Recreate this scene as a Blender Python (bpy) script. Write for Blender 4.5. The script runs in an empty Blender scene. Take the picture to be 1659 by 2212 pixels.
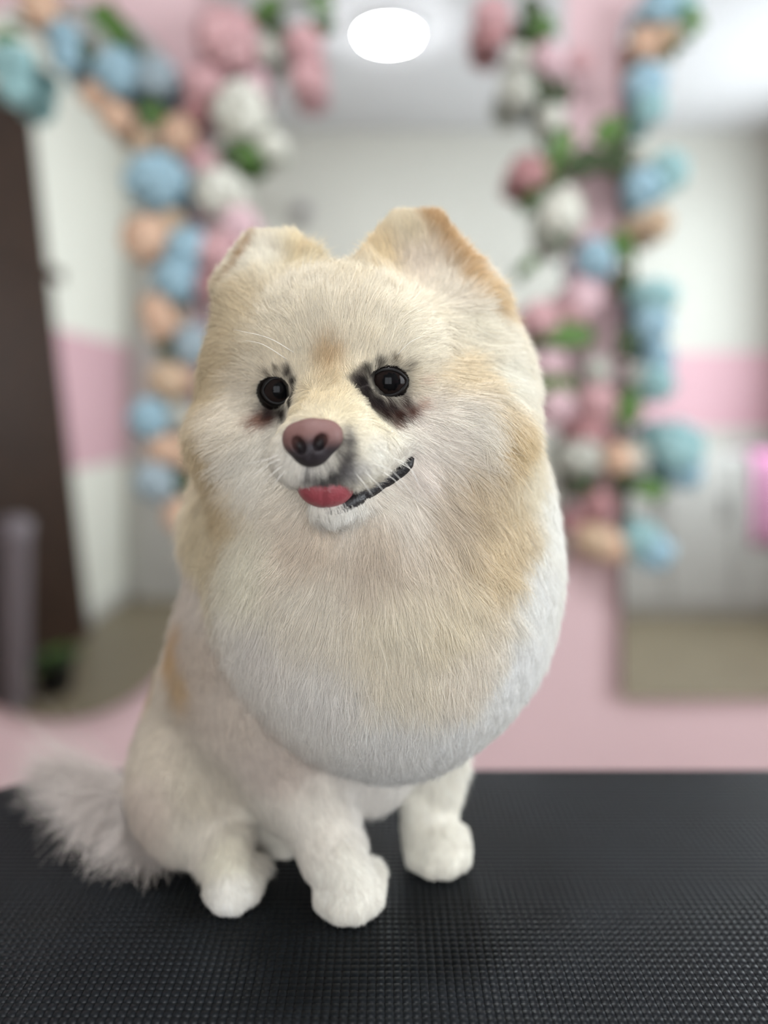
import bpy, bmesh, math, random
import numpy as np
from mathutils import Vector, Matrix
from mathutils.bvhtree import BVHTree

C = bpy.context.scene.collection
SC = bpy.context.scene
rng = np.random.default_rng(7)
random.seed(7)

# ------------------------------------------------------------------ camera
F_PX, HOR, CX = 1700.0, 880.0, 829.5        # focal length and horizon for a 1659 x 2212 frame
CAMZ, TABZ = 1.10, 0.85
FOCUS = 0.338
cam = bpy.data.cameras.new('camera')
cam.sensor_fit = 'VERTICAL'; cam.sensor_height = 36.0; cam.sensor_width = 27.0
cam.lens = F_PX / 2212 * 36
cam.shift_y = -(1106 - HOR) / 2212
cam.clip_start = 0.02
cam.dof.use_dof = True
cam.dof.focus_distance = FOCUS
cam.dof.aperture_fstop = cam.lens / 13.5
camo = bpy.data.objects.new('camera', cam); C.objects.link(camo)
camo.location = (0, 0, CAMZ); camo.rotation_euler = (math.pi / 2, 0, 0)
SC.camera = camo

# ------------------------------------------------------------------ world, lights, exposure
world = bpy.data.worlds.new('world'); SC.world = world; world.use_nodes = True
wbg = world.node_tree.nodes['Background']
wbg.inputs[0].default_value = (0.82, 0.91, 1.0, 1); wbg.inputs[1].default_value = 1.6
wl = bpy.data.lights.new('window_daylight', 'AREA'); wl.shape = 'RECTANGLE'; wl.size = 1.5; wl.size_y = 1.3
wl.energy = 25; wl.color = (0.90, 0.96, 1.0)
wlo = bpy.data.objects.new('window_daylight', wl); C.objects.link(wlo)
wlo.location = (2.26, 0.14, 1.62); wlo.rotation_euler = (0, math.radians(90), 0)
w2 = bpy.data.lights.new('rear_fill_light', 'AREA'); w2.shape = 'RECTANGLE'; w2.size = 0.85; w2.size_y = 0.85  # added fill behind the camera, lights the dog from the front
w2.energy = 4.1; w2.color = (0.96, 0.98, 1.0)
w2o = bpy.data.objects.new('rear_fill_light', w2); C.objects.link(w2o)
w2o.location = (0.05, -0.99, 1.29); w2o.rotation_euler = (math.radians(90), 0, 0)
CEIL_EMIT = 74.0
SC.view_settings.view_transform = 'Standard'; SC.view_settings.look = 'None'
SC.view_settings.exposure = 1.08; SC.view_settings.gamma = 1.0
SC.view_settings.use_curve_mapping = False
SC.cycles.use_denoising = True
SC.cycles.max_bounces = 16; SC.cycles.diffuse_bounces = 6; SC.cycles.glossy_bounces = 8
SC.cycles.transmission_bounces = 14; SC.cycles.transparent_max_bounces = 12

# ------------------------------------------------------------------ helpers
def P(px, py, Y):
    return np.array([(px - CX) * Y / F_PX, Y, CAMZ - (py - HOR) * Y / F_PX])
def onTable(px, py, lift=0.0):
    Y = (CAMZ - TABZ - lift) * F_PX / (py - HOR)
    return P(px, py, Y)
def lin(c):
    c = np.asarray(c, float) / 255.0
    return np.where(c <= 0.04045, c / 12.92, ((c + 0.055) / 1.055) ** 2.4)
def tag(o, label=None, cat=None, group=None, kind=None):
    if label: o['label'] = label
    if cat: o['category'] = cat
    if group: o['group'] = group
    if kind: o['kind'] = kind
    return o
def empty(name, loc):
    o = bpy.data.objects.new(name, None); C.objects.link(o); o.location = loc; o.empty_display_size = 0.05
    return o
def link_mesh(name, me, mat, parent=None, world=True):
    o = bpy.data.objects.new(name, me); C.objects.link(o)
    if mat is not None and not me.materials: me.materials.append(mat)
    if parent is not None:
        o.parent = parent
        if world: o.matrix_parent_inverse = Matrix.Translation(-parent.location)
    return o
def mesh_from(name, verts, faces, smooth=True):
    me = bpy.data.meshes.new(name)
    me.from_pydata([tuple(map(float, v)) for v in verts], [], [tuple(int(i) for i in f) for f in faces])
    if smooth:
        me.polygons.foreach_set('use_smooth', np.ones(len(me.polygons), bool))
    me.update()
    return me
def bm_obj(name, bm, mat, parent=None, smooth=False):
    me = bpy.data.meshes.new(name); bm.to_mesh(me); bm.free()
    if smooth: me.polygons.foreach_set('use_smooth', np.ones(len(me.polygons), bool))
    return link_mesh(name, me, mat, parent)
def add_box(bm, lo, hi, bevel=0.0, seg=2):
    lo, hi = Vector(lo), Vector(hi)
    r = bmesh.ops.create_cube(bm, size=1.0)
    for v in r['verts']:
        v.co = Vector((lo[i] + (v.co[i] + 0.5) * (hi[i] - lo[i]) for i in range(3)))
    if bevel:
        ed = list({e for v in r['verts'] for e in v.link_edges})
        bmesh.ops.bevel(bm, geom=ed, offset=bevel, segments=seg, affect='EDGES', profile=0.5)
def box_obj(name, lo, hi, mat, parent=None, bevel=0.0):
    bm = bmesh.new(); add_box(bm, lo, hi, bevel)
    return bm_obj(name, bm, mat, parent, smooth=False)
def tube(pts, rad, seg=8, cap=True):
    pts = np.asarray(pts, float); n = len(pts)
    rad = np.broadcast_to(np.asarray(rad, float), (n,))
    tg = np.gradient(pts, axis=0); tg /= np.linalg.norm(tg, axis=1)[:, None] + 1e-12
    up = np.array([0, 0, 1.0]) if abs(tg[0][2]) < 0.9 else np.array([1.0, 0, 0])
    vs, fs = [], []
    a = np.cross(tg[0], up); a /= np.linalg.norm(a)
    for i in range(n):
        a = a - tg[i] * a.dot(tg[i]); a /= np.linalg.norm(a); b = np.cross(tg[i], a)
        for k in range(seg):
            th = 2 * math.pi * k / seg
            vs.append(pts[i] + rad[i] * (a * math.cos(th) + b * math.sin(th)))
    for i in range(n - 1):
        for k in range(seg):
            fs.append((i * seg + k, i * seg + (k + 1) % seg, (i + 1) * seg + (k + 1) % seg, (i + 1) * seg + k))
    if cap:
        fs.append(tuple(range(seg))[::-1]); fs.append(tuple((n - 1) * seg + k for k in range(seg)))
    return vs, fs
def spline(pts, n):
    pts = np.asarray(pts, float); m = len(pts)
    ext = np.vstack([2 * pts[0] - pts[1], pts, 2 * pts[-1] - pts[-2]])
    out = []
    for u in np.linspace(0, m - 1, n):
        i = min(int(u), m - 2); t = u - i
        p0, p1, p2, p3 = ext[i], ext[i + 1], ext[i + 2], ext[i + 3]
        out.append(0.5 * ((2 * p1) + (-p0 + p2) * t + (2 * p0 - 5 * p1 + 4 * p2 - p3) * t * t + (-p0 + 3 * p1 - 3 * p2 + p3) * t ** 3))
    return np.array(out)
def lathe(prof, seg=24):
    vs, fs = [], []
    for r, z in prof:
        for k in range(seg):
            a = 2 * math.pi * k / seg
            vs.append((r * math.cos(a), r * math.sin(a), z))
    for i in range(len(prof) - 1):
        for k in range(seg):
            fs.append((i * seg + k, i * seg + (k + 1) % seg, (i + 1) * seg + (k + 1) % seg, (i + 1) * seg + k))
    return vs, fs

# ------------------------------------------------------------------ materials
def mat(name, col, rough=0.6, spec=0.5, metal=0.0, noise=None, bump=None, coat=0.0):
    m = bpy.data.materials.new(name); m.use_nodes = True
    nt = m.node_tree; b = nt.nodes['Principled BSDF']
    c = lin(col)
    b.inputs['Base Color'].default_value = (*c, 1); b.inputs['Roughness'].default_value = rough
    b.inputs['Metallic'].default_value = metal; b.inputs['Specular IOR Level'].default_value = spec
    if coat: b.inputs['Coat Weight'].default_value = coat; b.inputs['Coat Roughness'].default_value = 0.03
    if noise or bump:
        tc = nt.nodes.new('ShaderNodeTexCoord')
    if noise:
        sc, amt = noise
        n = nt.nodes.new('ShaderNodeTexNoise'); n.inputs['Scale'].default_value = sc; n.inputs['Detail'].default_value = 5
        r = nt.nodes.new('ShaderNodeValToRGB')
        r.color_ramp.elements[0].position = 0.3; r.color_ramp.elements[1].position = 0.7
        r.color_ramp.elements[0].color = (*(c * (1 - amt)), 1); r.color_ramp.elements[1].color = (*np.minimum(c * (1 + amt), 1), 1)
        nt.links.new(tc.outputs['Object'], n.inputs['Vector']); nt.links.new(n.outputs['Fac'], r.inputs['Fac'])
        nt.links.new(r.outputs['Color'], b.inputs['Base Color'])
    if bump:
        sc, st = bump
        n2 = nt.nodes.new('ShaderNodeTexNoise'); n2.inputs['Scale'].default_value = sc; n2.inputs['Detail'].default_value = 4
        bp = nt.nodes.new('ShaderNodeBump'); bp.inputs['Strength'].default_value = st; bp.inputs['Distance'].default_value = 0.002
        nt.links.new(tc.outputs['Object'], n2.inputs['Vector']); nt.links.new(n2.outputs['Fac'], bp.inputs['Height'])
        nt.links.new(bp.outputs['Normal'], b.inputs['Normal'])
    return m
def attr_mat(name, attr, rough=0.5, spec=0.5, coat=0.0, sss=0.0, bump=None):
    m = bpy.data.materials.new(name); m.use_nodes = True
    nt = m.node_tree; b = nt.nodes['Principled BSDF']
    a = nt.nodes.new('ShaderNodeAttribute'); a.attribute_name = attr
    nt.links.new(a.outputs['Color'], b.inputs['Base Color'])
    b.inputs['Roughness'].default_value = rough; b.inputs['Specular IOR Level'].default_value = spec
    if coat: b.inputs['Coat Weight'].default_value = coat; b.inputs['Coat Roughness'].default_value = 0.02
    if bump:
        tc = nt.nodes.new('ShaderNodeTexCoord')
        v = nt.nodes.new('ShaderNodeTexVoronoi'); v.inputs['Scale'].default_value = bump[0]
        bp = nt.nodes.new('ShaderNodeBump'); bp.inputs['Strength'].default_value = bump[1]; bp.inputs['Distance'].default_value = 0.0004
        nt.links.new(tc.outputs['Object'], v.inputs['Vector']); nt.links.new(v.outputs['Distance'], bp.inputs['Height'])
        nt.links.new(bp.outputs['Normal'], b.inputs['Normal'])
    return m
def mirror_mat():
    m = bpy.data.materials.new('mirror_silver'); m.use_nodes = True
    b = m.node_tree.nodes['Principled BSDF']
    b.inputs['Base Color'].default_value = (0.90, 0.92, 0.91, 1); b.inputs['Metallic'].default_value = 1.0
    b.inputs['Roughness'].default_value = 0.0
    return m
def emit_mat(name, col, s):
    m = bpy.data.materials.new(name); m.use_nodes = True
    b = m.node_tree.nodes['Principled BSDF']
    b.inputs['Emission Color'].default_value = (*lin(col), 1); b.inputs['Emission Strength'].default_value = s
    return m
M_pink = mat('pink_wall_paint', (224, 193, 197), 0.75, 0.3, noise=(3.0, 0.03), bump=(180, 0.08))
M_white = mat('white_wall_paint', (198, 198, 190), 0.7, 0.3, noise=(2.0, 0.03), bump=(150, 0.08))
M_ceil = mat('ceiling_paint', (200, 200, 202), 0.8, 0.2, noise=(2.0, 0.02))
M_band = mat('pink_band_paint', (206, 168, 176), 0.7, 0.3, noise=(3.0, 0.03))
M_floor = mat('beige_floor', (122, 112, 92), 0.45, 0.4, noise=(5.0, 0.08))
M_mirror = mirror_mat()
M_back = mat('mirror_backing', (96, 66, 70), 0.6, 0.3, noise=(30, 0.1))
M_brown = mat('dark_brown_wood', (48, 31, 21), 0.6, 0.2, noise=(12, 0.25))
M_doorw = mat('white_door_paint', (186, 185, 180), 0.5, 0.4)
M_rubber = mat('black_rubber', (10, 12, 15), 0.42, 0.15, noise=(60, 0.2))
M_nub = mat('black_rubber_nub', (13, 17, 21), 0.42, 0.17, noise=(40, 0.25))
M_steel = mat('steel', (160, 162, 165), 0.3, 0.5, metal=1.0)
M_grey = mat('grey_plastic', (128, 120, 126), 0.5)
M_lwhite = mat('white_plastic', (225, 225, 225), 0.4)
M_leaf = mat('green_leaf', (84, 116, 58), 0.6, 0.3, noise=(25, 0.35))
M_dleaf = mat('dark_green_leaf', (56, 70, 42), 0.6, 0.3, noise=(25, 0.35))
M_stem = mat('green_stem', (74, 84, 48), 0.6)
M_pot = mat('black_pot', (30, 31, 33), 0.5)
M_towel = mat('pink_towel', (206, 140, 178), 0.9, 0.1, noise=(60, 0.1))

# ------------------------------------------------------------------ room shell
WALLY, MIRY = 1.80, 1.77
XL, XR, YR, ZC = -1.50, 2.30, -1.02, 2.70
T = 0.1
def struct(o): o['kind'] = 'structure'; return o
struct(box_obj('floor', (XL - T, YR - T, -0.08), (XR + T, WALLY + T, 0), M_floor))
struct(box_obj('ceiling', (XL - T, YR - T, ZC), (XR + T, WALLY + T, ZC + 0.08), M_ceil))
struct(box_obj('wall_back', (XL - T, WALLY, 0), (XR + T, WALLY + T, ZC), M_pink))
ux0, ux1, uz0, uz1 = -0.40, 0.50, 0.84, 1.74
bm = bmesh.new()
add_box(bm, (XL - T, YR - T, 0), (XR + T, YR, uz0)); add_box(bm, (XL - T, YR - T, uz1), (XR + T, YR, ZC))
add_box(bm, (XL - T, YR - T, uz0), (ux0, YR, uz1)); add_box(bm, (ux1, YR - T, uz0), (XR + T, YR, uz1))
struct(bm_obj('wall_front', bm, M_white))
w2f = struct(box_obj('added_fill_window', (ux0, YR - 0.06, uz0), (ux0 + 0.04, YR - 0.02, uz1), M_lwhite))  # added window, hidden behind the dog, goes with the frontal fill light
for lo, hi in (((ux1 - 0.04, uz0), (ux1, uz1)), ((ux0, uz0), (ux1, uz0 + 0.04)), ((ux0, uz1 - 0.04), (ux1, uz1)), ((0.03, uz0), (0.07, uz1))):
    box_obj('window_bar', (lo[0], YR - 0.06, lo[1]), (hi[0], YR - 0.02, hi[1]), M_lwhite, w2f)
M_glass = mat('window_glass', (255, 255, 255), 0.0, 0.5); M_glass.node_tree.nodes['Principled BSDF'].inputs['Transmission Weight'].default_value = 1.0
box_obj('pane', (ux0, YR - 0.042, uz0), (ux1, YR - 0.038, uz1), M_glass, w2f)
struct(box_obj('wall_left', (XL - T, YR, 0), (XL, WALLY, ZC), mat('white_side_wall_paint', (222, 222, 212), 0.7, 0.3, noise=(2.0, 0.03))))
bm = bmesh.new()     # right wall with the window opening
wy0, wy1, wz0, wz1 = -0.65, 0.95, 0.95, 2.30
add_box(bm, (XR, YR, 0), (XR + T, WALLY, wz0)); add_box(bm, (XR, YR, wz1), (XR + T, WALLY, ZC))
add_box(bm, (XR, YR, wz0), (XR + T, wy0, wz1)); add_box(bm, (XR, wy1, wz0), (XR + T, WALLY, wz1))
struct(bm_obj('wall_right', bm, M_white))
win = struct(box_obj('window_1', (XR + 0.02, wy0, wz0), (XR + 0.06, wy0 + 0.05, wz1), M_lwhite))
for lo, hi in (((wy1 - 0.05, wz0), (wy1, wz1)), ((wy0, wz0), (wy1, wz0 + 0.05)), ((wy0, wz1 - 0.05), (wy1, wz1)), ((-0.075, wz0), (-0.025, wz1))):
    box_obj('window_bar', (XR + 0.02, lo[0], lo[1]), (XR + 0.06, hi[0], hi[1]), M_lwhite, win)
box_obj('pane', (XR + 0.038, wy0, wz0), (XR + 0.042, wy1, wz1), M_glass, win)
# pink painted band round the room at the mirrors' height
struct(box_obj('trim_1', (XL, YR, 0.80), (XL + 0.004, 0.2, 1.46), M_band))
struct(box_obj('trim_2', (0.70, YR, 0.98), (XR, YR + 0.004, 1.42), M_band))
dw = struct(box_obj('door_1', (XL + 0.06, YR, 0.0), (XL + 0.86, YR + 0.035, 2.05), M_doorw, bevel=0.004))
for z0, z1 in ((0.15, 0.95), (1.1, 1.9)):
    box_obj('door_panel', (XL + 0.18, YR + 0.03, z0), (XL + 0.74, YR + 0.042, z1), M_doorw, dw, bevel=0.005)
struct(box_obj('baseboard_left', (XL, YR, 0), (XL + 0.012, WALLY, 0.07), M_doorw))

# ceiling lamp (its reflection shows in the middle mirror)
lampc = (0.02, 0.23)
lamp = empty('ceiling_lamp', (lampc[0], lampc[1], ZC))
tag(lamp, 'round white ceiling light glowing above the dog, seen in the middle mirror', 'lamp')
vs, fs = lathe([(0.0, 0), (0.124, 0), (0.127, -0.012), (0.124, -0.03), (0.116, -0.032)], 40)
link_mesh('lamp_rim', mesh_from('lamp_rim', [(v[0] + lampc[0], v[1] + lampc[1], v[2] + ZC - 0.001) for v in vs], fs), M_lwhite, lamp)
vs, fs = lathe([(0.116, -0.030), (0.110, -0.045), (0.08, -0.056), (0.06, -0.06), (0.0, -0.061)], 40)
link_mesh('diffuser', mesh_from('diffuser', [(v[0] + lampc[0], v[1] + lampc[1], v[2] + ZC - 0.001) for v in vs], fs),
          emit_mat('lamp_glow', (250, 252, 255), CEIL_EMIT), lamp)

# ------------------------------------------------------------------ mirrors
def W(px, py, Y=MIRY):
    p = P(px, py, Y); return p[0], p[2]
def rounded_outline(x0, x1, z0, z1, rt, rb, n=24):
    pts = []
    for cx, cz, a0, r in ((x1 - rb, z0 + rb, -90, rb), (x1 - rt, z1 - rt, 0, rt), (x0 + rt, z1 - rt, 90, rt), (x0 + rb, z0 + rb, 180, rb)):
        for k in range(n + 1):
            a = math.radians(a0 + 90 * k / n); pts.append((cx + r * math.cos(a), cz + r * math.sin(a)))
    return pts
def make_mirror(label, x0, x1, z0, z1, rt, rb):
    root = empty('wall_mirror', ((x0 + x1) / 2, MIRY, z0)); tag(root, label, 'mirror')
    def slab(name, out, ya, yb, m):
        n = len(out)
        vs = [(x, ya, z) for x, z in out] + [(x, yb, z) for x, z in out]
        fs = [tuple(range(n)), tuple(range(n, 2 * n))[::-1]] + [(k, k + n, (k + 1) % n + n, (k + 1) % n) for k in range(n)]
        me = mesh_from(name, vs, fs, smooth=False); bmm = bmesh.new(); bmm.from_mesh(me); bmesh.ops.recalc_face_normals(bmm, faces=bmm.faces); bmm.to_mesh(me); bmm.free()
        return link_mesh(name, me, m, root)
    slab('mirror_glass', rounded_outline(x0, x1, z0, z1, rt, rb), MIRY, MIRY + 0.005, M_mirror)
    slab('backing', rounded_outline(x0 + 0.002, x1 - 0.002, z0 + 0.002, z1 - 0.002, rt * 0.99, rb * 0.99), MIRY + 0.0052, WALLY + 0.0, M_back)
    return root
x0, zt = W(-165, 0); x1, zb = W(415, 1555)
make_mirror('tall pill shaped mirror on the pink wall left of the dog', x0, x1, zb, zt, (x1 - x0) / 2 - 1e-4, (x1 - x0) / 2 - 1e-4)
x0, zt = W(460, -180); x1, zb = W(1222, 1235)
make_mirror('mirror directly behind the dog between pink and white flower garlands', x0, x1, zb, zt, 0.10, 0.05)
x0, zt = W(1345, -25); x1, zb = W(2100, 1510)
make_mirror('rectangular mirror on the pink wall right of the dog, blue flowers on its edge', x0, x1, zb, zt, 0.11, 0.012)

# ------------------------------------------------------------------ things behind the camera that the mirrors show
plank = box_obj('wooden_board', (-0.02, -0.55, 0), (0.02, 0.55, 2.28), M_brown, bevel=0.004)
plank.location = (XL + 0.05, 0.25, 0.0)
me = plank.data
for v in me.vertices:
    if v.co.y < 0: v.co.y += 0.64 * (v.co.z / 2.28) - 0.0
tag(plank, 'dark brown wooden panel seen at the left side of the pill mirror', 'panel')
for k in range(3):
    box_obj('panel_rail', (XL + 0.07, 0.05, 0.25 + 0.7 * k), (XL + 0.078, 0.7, 0.30 + 0.7 * k), M_brown, plank, 0).matrix_parent_inverse = Matrix.Translation(-plank.location)
pl = empty('potted_plant', (-1.27, 0.50, 0.0)); tag(pl, 'small green plant in a black pot on the floor, seen low in the pill mirror', 'plant')
vs, fs = lathe([(0, 0.002), (0.06, 0.002), (0.075, 0.13), (0.082, 0.13), (0.082, 0.145), (0.07, 0.145), (0.068, 0.12), (0, 0.12)], 20)
link_mesh('pot', mesh_from('pot', [(v[0] - 1.27, v[1] + 0.5, v[2]) for v in vs], fs), M_pot, pl)
def leaf_mesh(L, w, curl, name='leaf'):
    vs, fs = [], []
    n = 5
    for i in range(n + 1):
        t = i / n; ww = w * math.sin(math.pi * (0.06 + 0.9 * t)) ** 0.8
        z = -curl * t * t * L
        for s in (-1, 0, 1): vs.append((s * ww, t * L, z + (0.18 * ww if s else 0)))
    for i in range(n):
        for s in (0, 1): fs.append((i * 3 + s, i * 3 + s + 1, i * 3 + s + 4, i * 3 + s + 3))
    return mesh_from(name, vs, fs)
lm = leaf_mesh(0.095, 0.022, 0.5); lm.materials.append(M_leaf)
for k in range(16):
    o = bpy.data.objects.new('leaf', lm); C.objects.link(o); o.parent = pl; o.location = (0.02 * math.cos(k), 0.02 * math.sin(k), 0.12)
    o.rotation_euler = (random.uniform(0.3, 1.2), 0, k * 2.399)
bn = empty('tall_bin', (-1.355, 0.67, 0.0)); tag(bn, 'tall narrow grey bin beside the plant, at the left edge of the pill mirror', 'bin')
vs, fs = lathe([(0, 0), (0.05, 0), (0.055, 0.01), (0.062, 0.62), (0.066, 0.63), (0.066, 0.66), (0.0, 0.66)], 20)
link_mesh('bin_body', mesh_from('bin_body', [(v[0] - 1.355, v[1] + 0.67, v[2]) for v in vs], fs), M_grey, bn)
vs, fs = lathe([(0.067, 0.655), (0.068, 0.68), (0.04, 0.70), (0.0, 0.704)], 20)
link_mesh('lid', mesh_from('lid', [(v[0] - 1.355, v[1] + 0.67, v[2]) for v in vs], fs), M_grey, bn)
cab = empty('storage_cabinet', (1.65, YR, 0.0)); tag(cab, 'grey white storage cabinet against the far wall, seen in the right mirror', 'cabinet')
M_cab = mat('cabinet_grey', (186, 186, 182), 0.5)
box_obj('body', (1.12, YR + 0.006, 0.0), (2.2, YR + 0.40, 0.86), M_cab, cab, 0.006)
for k in range(3):
    xa = 1.14 + k * 0.355
    d = box_obj('door', (xa, YR + 0.40, 0.06), (xa + 0.34, YR + 0.418, 0.82), M_cab, cab, 0.004)
    box_obj('handle', (xa + 0.29, YR + 0.418, 0.5), (xa + 0.305, YR + 0.435, 0.64), M_steel, d, 0.003)
for k, (bx, hh, mm) in enumerate(((1.24, 0.10, M_lwhite), (1.36, 0.17, M_grey), (1.50, 0.13, M_lwhite), (1.62, 0.19, M_grey))):
    vs, fs = lathe([(0, 0), (0.035, 0), (0.036, hh * 0.7), (0.015, hh * 0.85), (0.015, hh), (0, hh)], 14)
    o = link_mesh('bottle', mesh_from('bottle', vs, fs), mm); o.location = (bx, YR + 0.2, 0.861)
    tag(o, ['short white bottle at the left end of the cabinet top', 'grey bottle second from the left on the cabinet top', 'white bottle third from the left on the cabinet top', 'tallest grey bottle on the cabinet top'][k], 'bottle', 'bottles on the cabinet')
vs, fs = [], []
for i in range(9):
    u = i / 8
    for j in range(13):
        v = j / 12
        if v < 0.4: yy, zz = YR + 0.15 + 0.27 * v / 0.4, 0.868
        else: yy, zz = YR + 0.425 + 0.012 * math.sin(u * 14), 0.868 - 0.5 * (v - 0.4) / 0.6
        vs.append((1.93 + 0.24 * u, yy, zz + 0.003 * math.sin(u * 9)))
for i in range(8):
    for j in range(12): fs.append((i * 13 + j, i * 13 + j + 1, i * 13 + j + 14, i * 13 + j + 13))
tw = link_mesh('towel', mesh_from('towel', vs, fs), M_towel); tag(tw, 'mauve pink towel hanging over the cabinet front, right edge of the right mirror', 'towel')
sm = tw.modifiers.new('thick', 'SOLIDIFY'); sm.thickness = 0.008; sm.offset = 1
wc = empty('wall_camera', (-0.48, YR, 2.22)); tag(wc, 'small grey camera on the far wall, reflected above the dog', 'camera')
box_obj('mount', (-0.52, YR, 2.20), (-0.44, YR + 0.03, 2.26), M_grey, wc, 0.005)
vs, fs = tube([(-0.50, YR + 0.03, 2.23), (-0.48, YR + 0.08, 2.22), (-0.44, YR + 0.15, 2.20)], [0.03, 0.034, 0.034], 14)
link_mesh('lens_barrel', mesh_from('lens_barrel', vs, fs), M_grey, wc)

# ------------------------------------------------------------------ grooming table
tx0, tx1, ty0, ty1, rc = -0.285, 0.57, 0.08, 0.545, 0.10
tab = empty('grooming_table', ((tx0 + tx1) / 2, (ty0 + ty1) / 2, 0.0)); tag(tab, 'black grooming table with a ribbed rubber top under the dog', 'table')
def plan_outline(x0, x1, y0, y1, r, n=12): return rounded_outline(x0, x1, y0, y1, r, r, n)
def plate(name, out, za, zb, m):
    n = len(out)
    vs = [(x, y, za) for x, y in out] + [(x, y, zb) for x, y in out]
    fs = [tuple(range(n))[::-1], tuple(range(n, 2 * n))] + [(k, (k + 1) % n, (k + 1) % n + n, k + n) for k in range(n)]
    return link_mesh(name, mesh_from(name, vs, fs, False), m, tab)
plate('table_top', plan_outline(tx0, tx1, ty0, ty1, rc), TABZ - 0.03, TABZ - 0.0032, M_rubber)
mt = plate('rubber_mat', plan_outline(tx0 + 0.001, tx1 - 0.001, ty0 + 0.001, ty1 - 0.001, rc), TABZ - 0.003, TABZ - 0.0006, M_rubber)
# raised nubs of the mat
pt = 0.0038
gx = np.arange(tx0 + 0.006, tx1 - 0.006, pt); gy = np.arange(ty0 + 0.15, ty1 - 0.005, pt)
XX, YY = np.meshgrid(gx, gy); XX = XX.ravel(); YY = YY.ravel()
qx = np.maximum(np.maximum(tx0 + rc - XX, XX - (tx1 - rc)), 0); qy = np.maximum(np.maximum(ty0 + rc - YY, YY - (ty1 - rc)), 0)
ok = np.hypot(qx, qy) < rc - 0.005; XX, YY = XX[ok], YY[ok]; nn = len(XX)
a, b_ = pt * 0.47, pt * 0.37
offs = np.array([(-a, -a, -0.0004), (a, -a, -0.0004), (a, a, -0.0004), (-a, a, -0.0004), (-b_, -b_, 0), (b_, -b_, 0), (b_, b_, 0), (-b_, b_, 0)])
V = np.stack([XX, YY, np.full(nn, TABZ)], 1)[:, None, :] + offs[None]
fq = np.array([(4, 5, 6, 7), (0, 1, 5, 4), (1, 2, 6, 5), (2, 3, 7, 6), (3, 0, 4, 7)])
FQ = (np.arange(nn)[:, None, None] * 8 + fq[None]).reshape(-1, 4)
me = bpy.data.meshes.new('mat_nubs'); me.vertices.add(nn * 8); me.vertices.foreach_set('co', V.reshape(-1).astype(np.float32))
me.loops.add(len(FQ) * 4); me.loops.foreach_set('vertex_index', FQ.reshape(-1).astype(np.int32))
me.polygons.add(len(FQ)); me.polygons.foreach_set('loop_start', np.arange(0, len(FQ) * 4, 4, dtype=np.int32))
me.update(calc_edges=True)
nubs = link_mesh('mat_texture', me, M_nub, tab); nubs['kind'] = 'stuff'
box_obj('table_frame', (tx0 + 0.06, ty0 + 0.05, TABZ - 0.06), (tx1 - 0.06, ty1 - 0.05, TABZ - 0.0305), M_steel, tab, 0.004)
for sx, sy in ((tx0 + 0.08, ty0 + 0.07), (tx1 - 0.08, ty0 + 0.07), (tx0 + 0.08, ty1 - 0.07), (tx1 - 0.08, ty1 - 0.07)):
    vs, fs = tube([(sx, sy, 0.0), (sx, sy, TABZ - 0.06)], 0.013, 12)
    lg = link_mesh('leg', mesh_from('leg', vs, fs), M_steel, tab)
    vs, fs = tube([(sx, sy, 0.0), (sx, sy, 0.04)], [0.02, 0.017], 12)
    link_mesh('foot_cap', mesh_from('foot_cap', vs, fs), M_rubber, lg)

# ------------------------------------------------------------------ flower garlands
COLS = {'blue': (172, 204, 218), 'teal': (174, 212, 214), 'greyblue': (178, 194, 202), 'peach': (230, 196, 170), 'pink': (226, 184, 187),
        'rose': (200, 152, 153), 'white': (238, 236, 222), 'grey': (204, 204, 194), 'tan': (216, 190, 162), 'lpink': (236, 202, 208)}
def petal_mat(name, col):
    m = mat('petal_' + name, col, 0.7, 0.2)
    nt = m.node_tree; b = nt.nodes['Principled BSDF']
    a = nt.nodes.new('ShaderNodeAttribute'); a.attribute_name = 'tone'
    r = nt.nodes.new('ShaderNodeValToRGB'); c = lin(col)
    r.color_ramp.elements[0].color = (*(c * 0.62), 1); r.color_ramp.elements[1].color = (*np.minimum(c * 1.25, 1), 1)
    nt.links.new(a.outputs['Fac'], r.inputs['Fac']); nt.links.new(r.outputs['Color'], b.inputs['Base Color'])
    return m
PM = {k: petal_mat(k, v) for k, v in COLS.items()}
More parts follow.
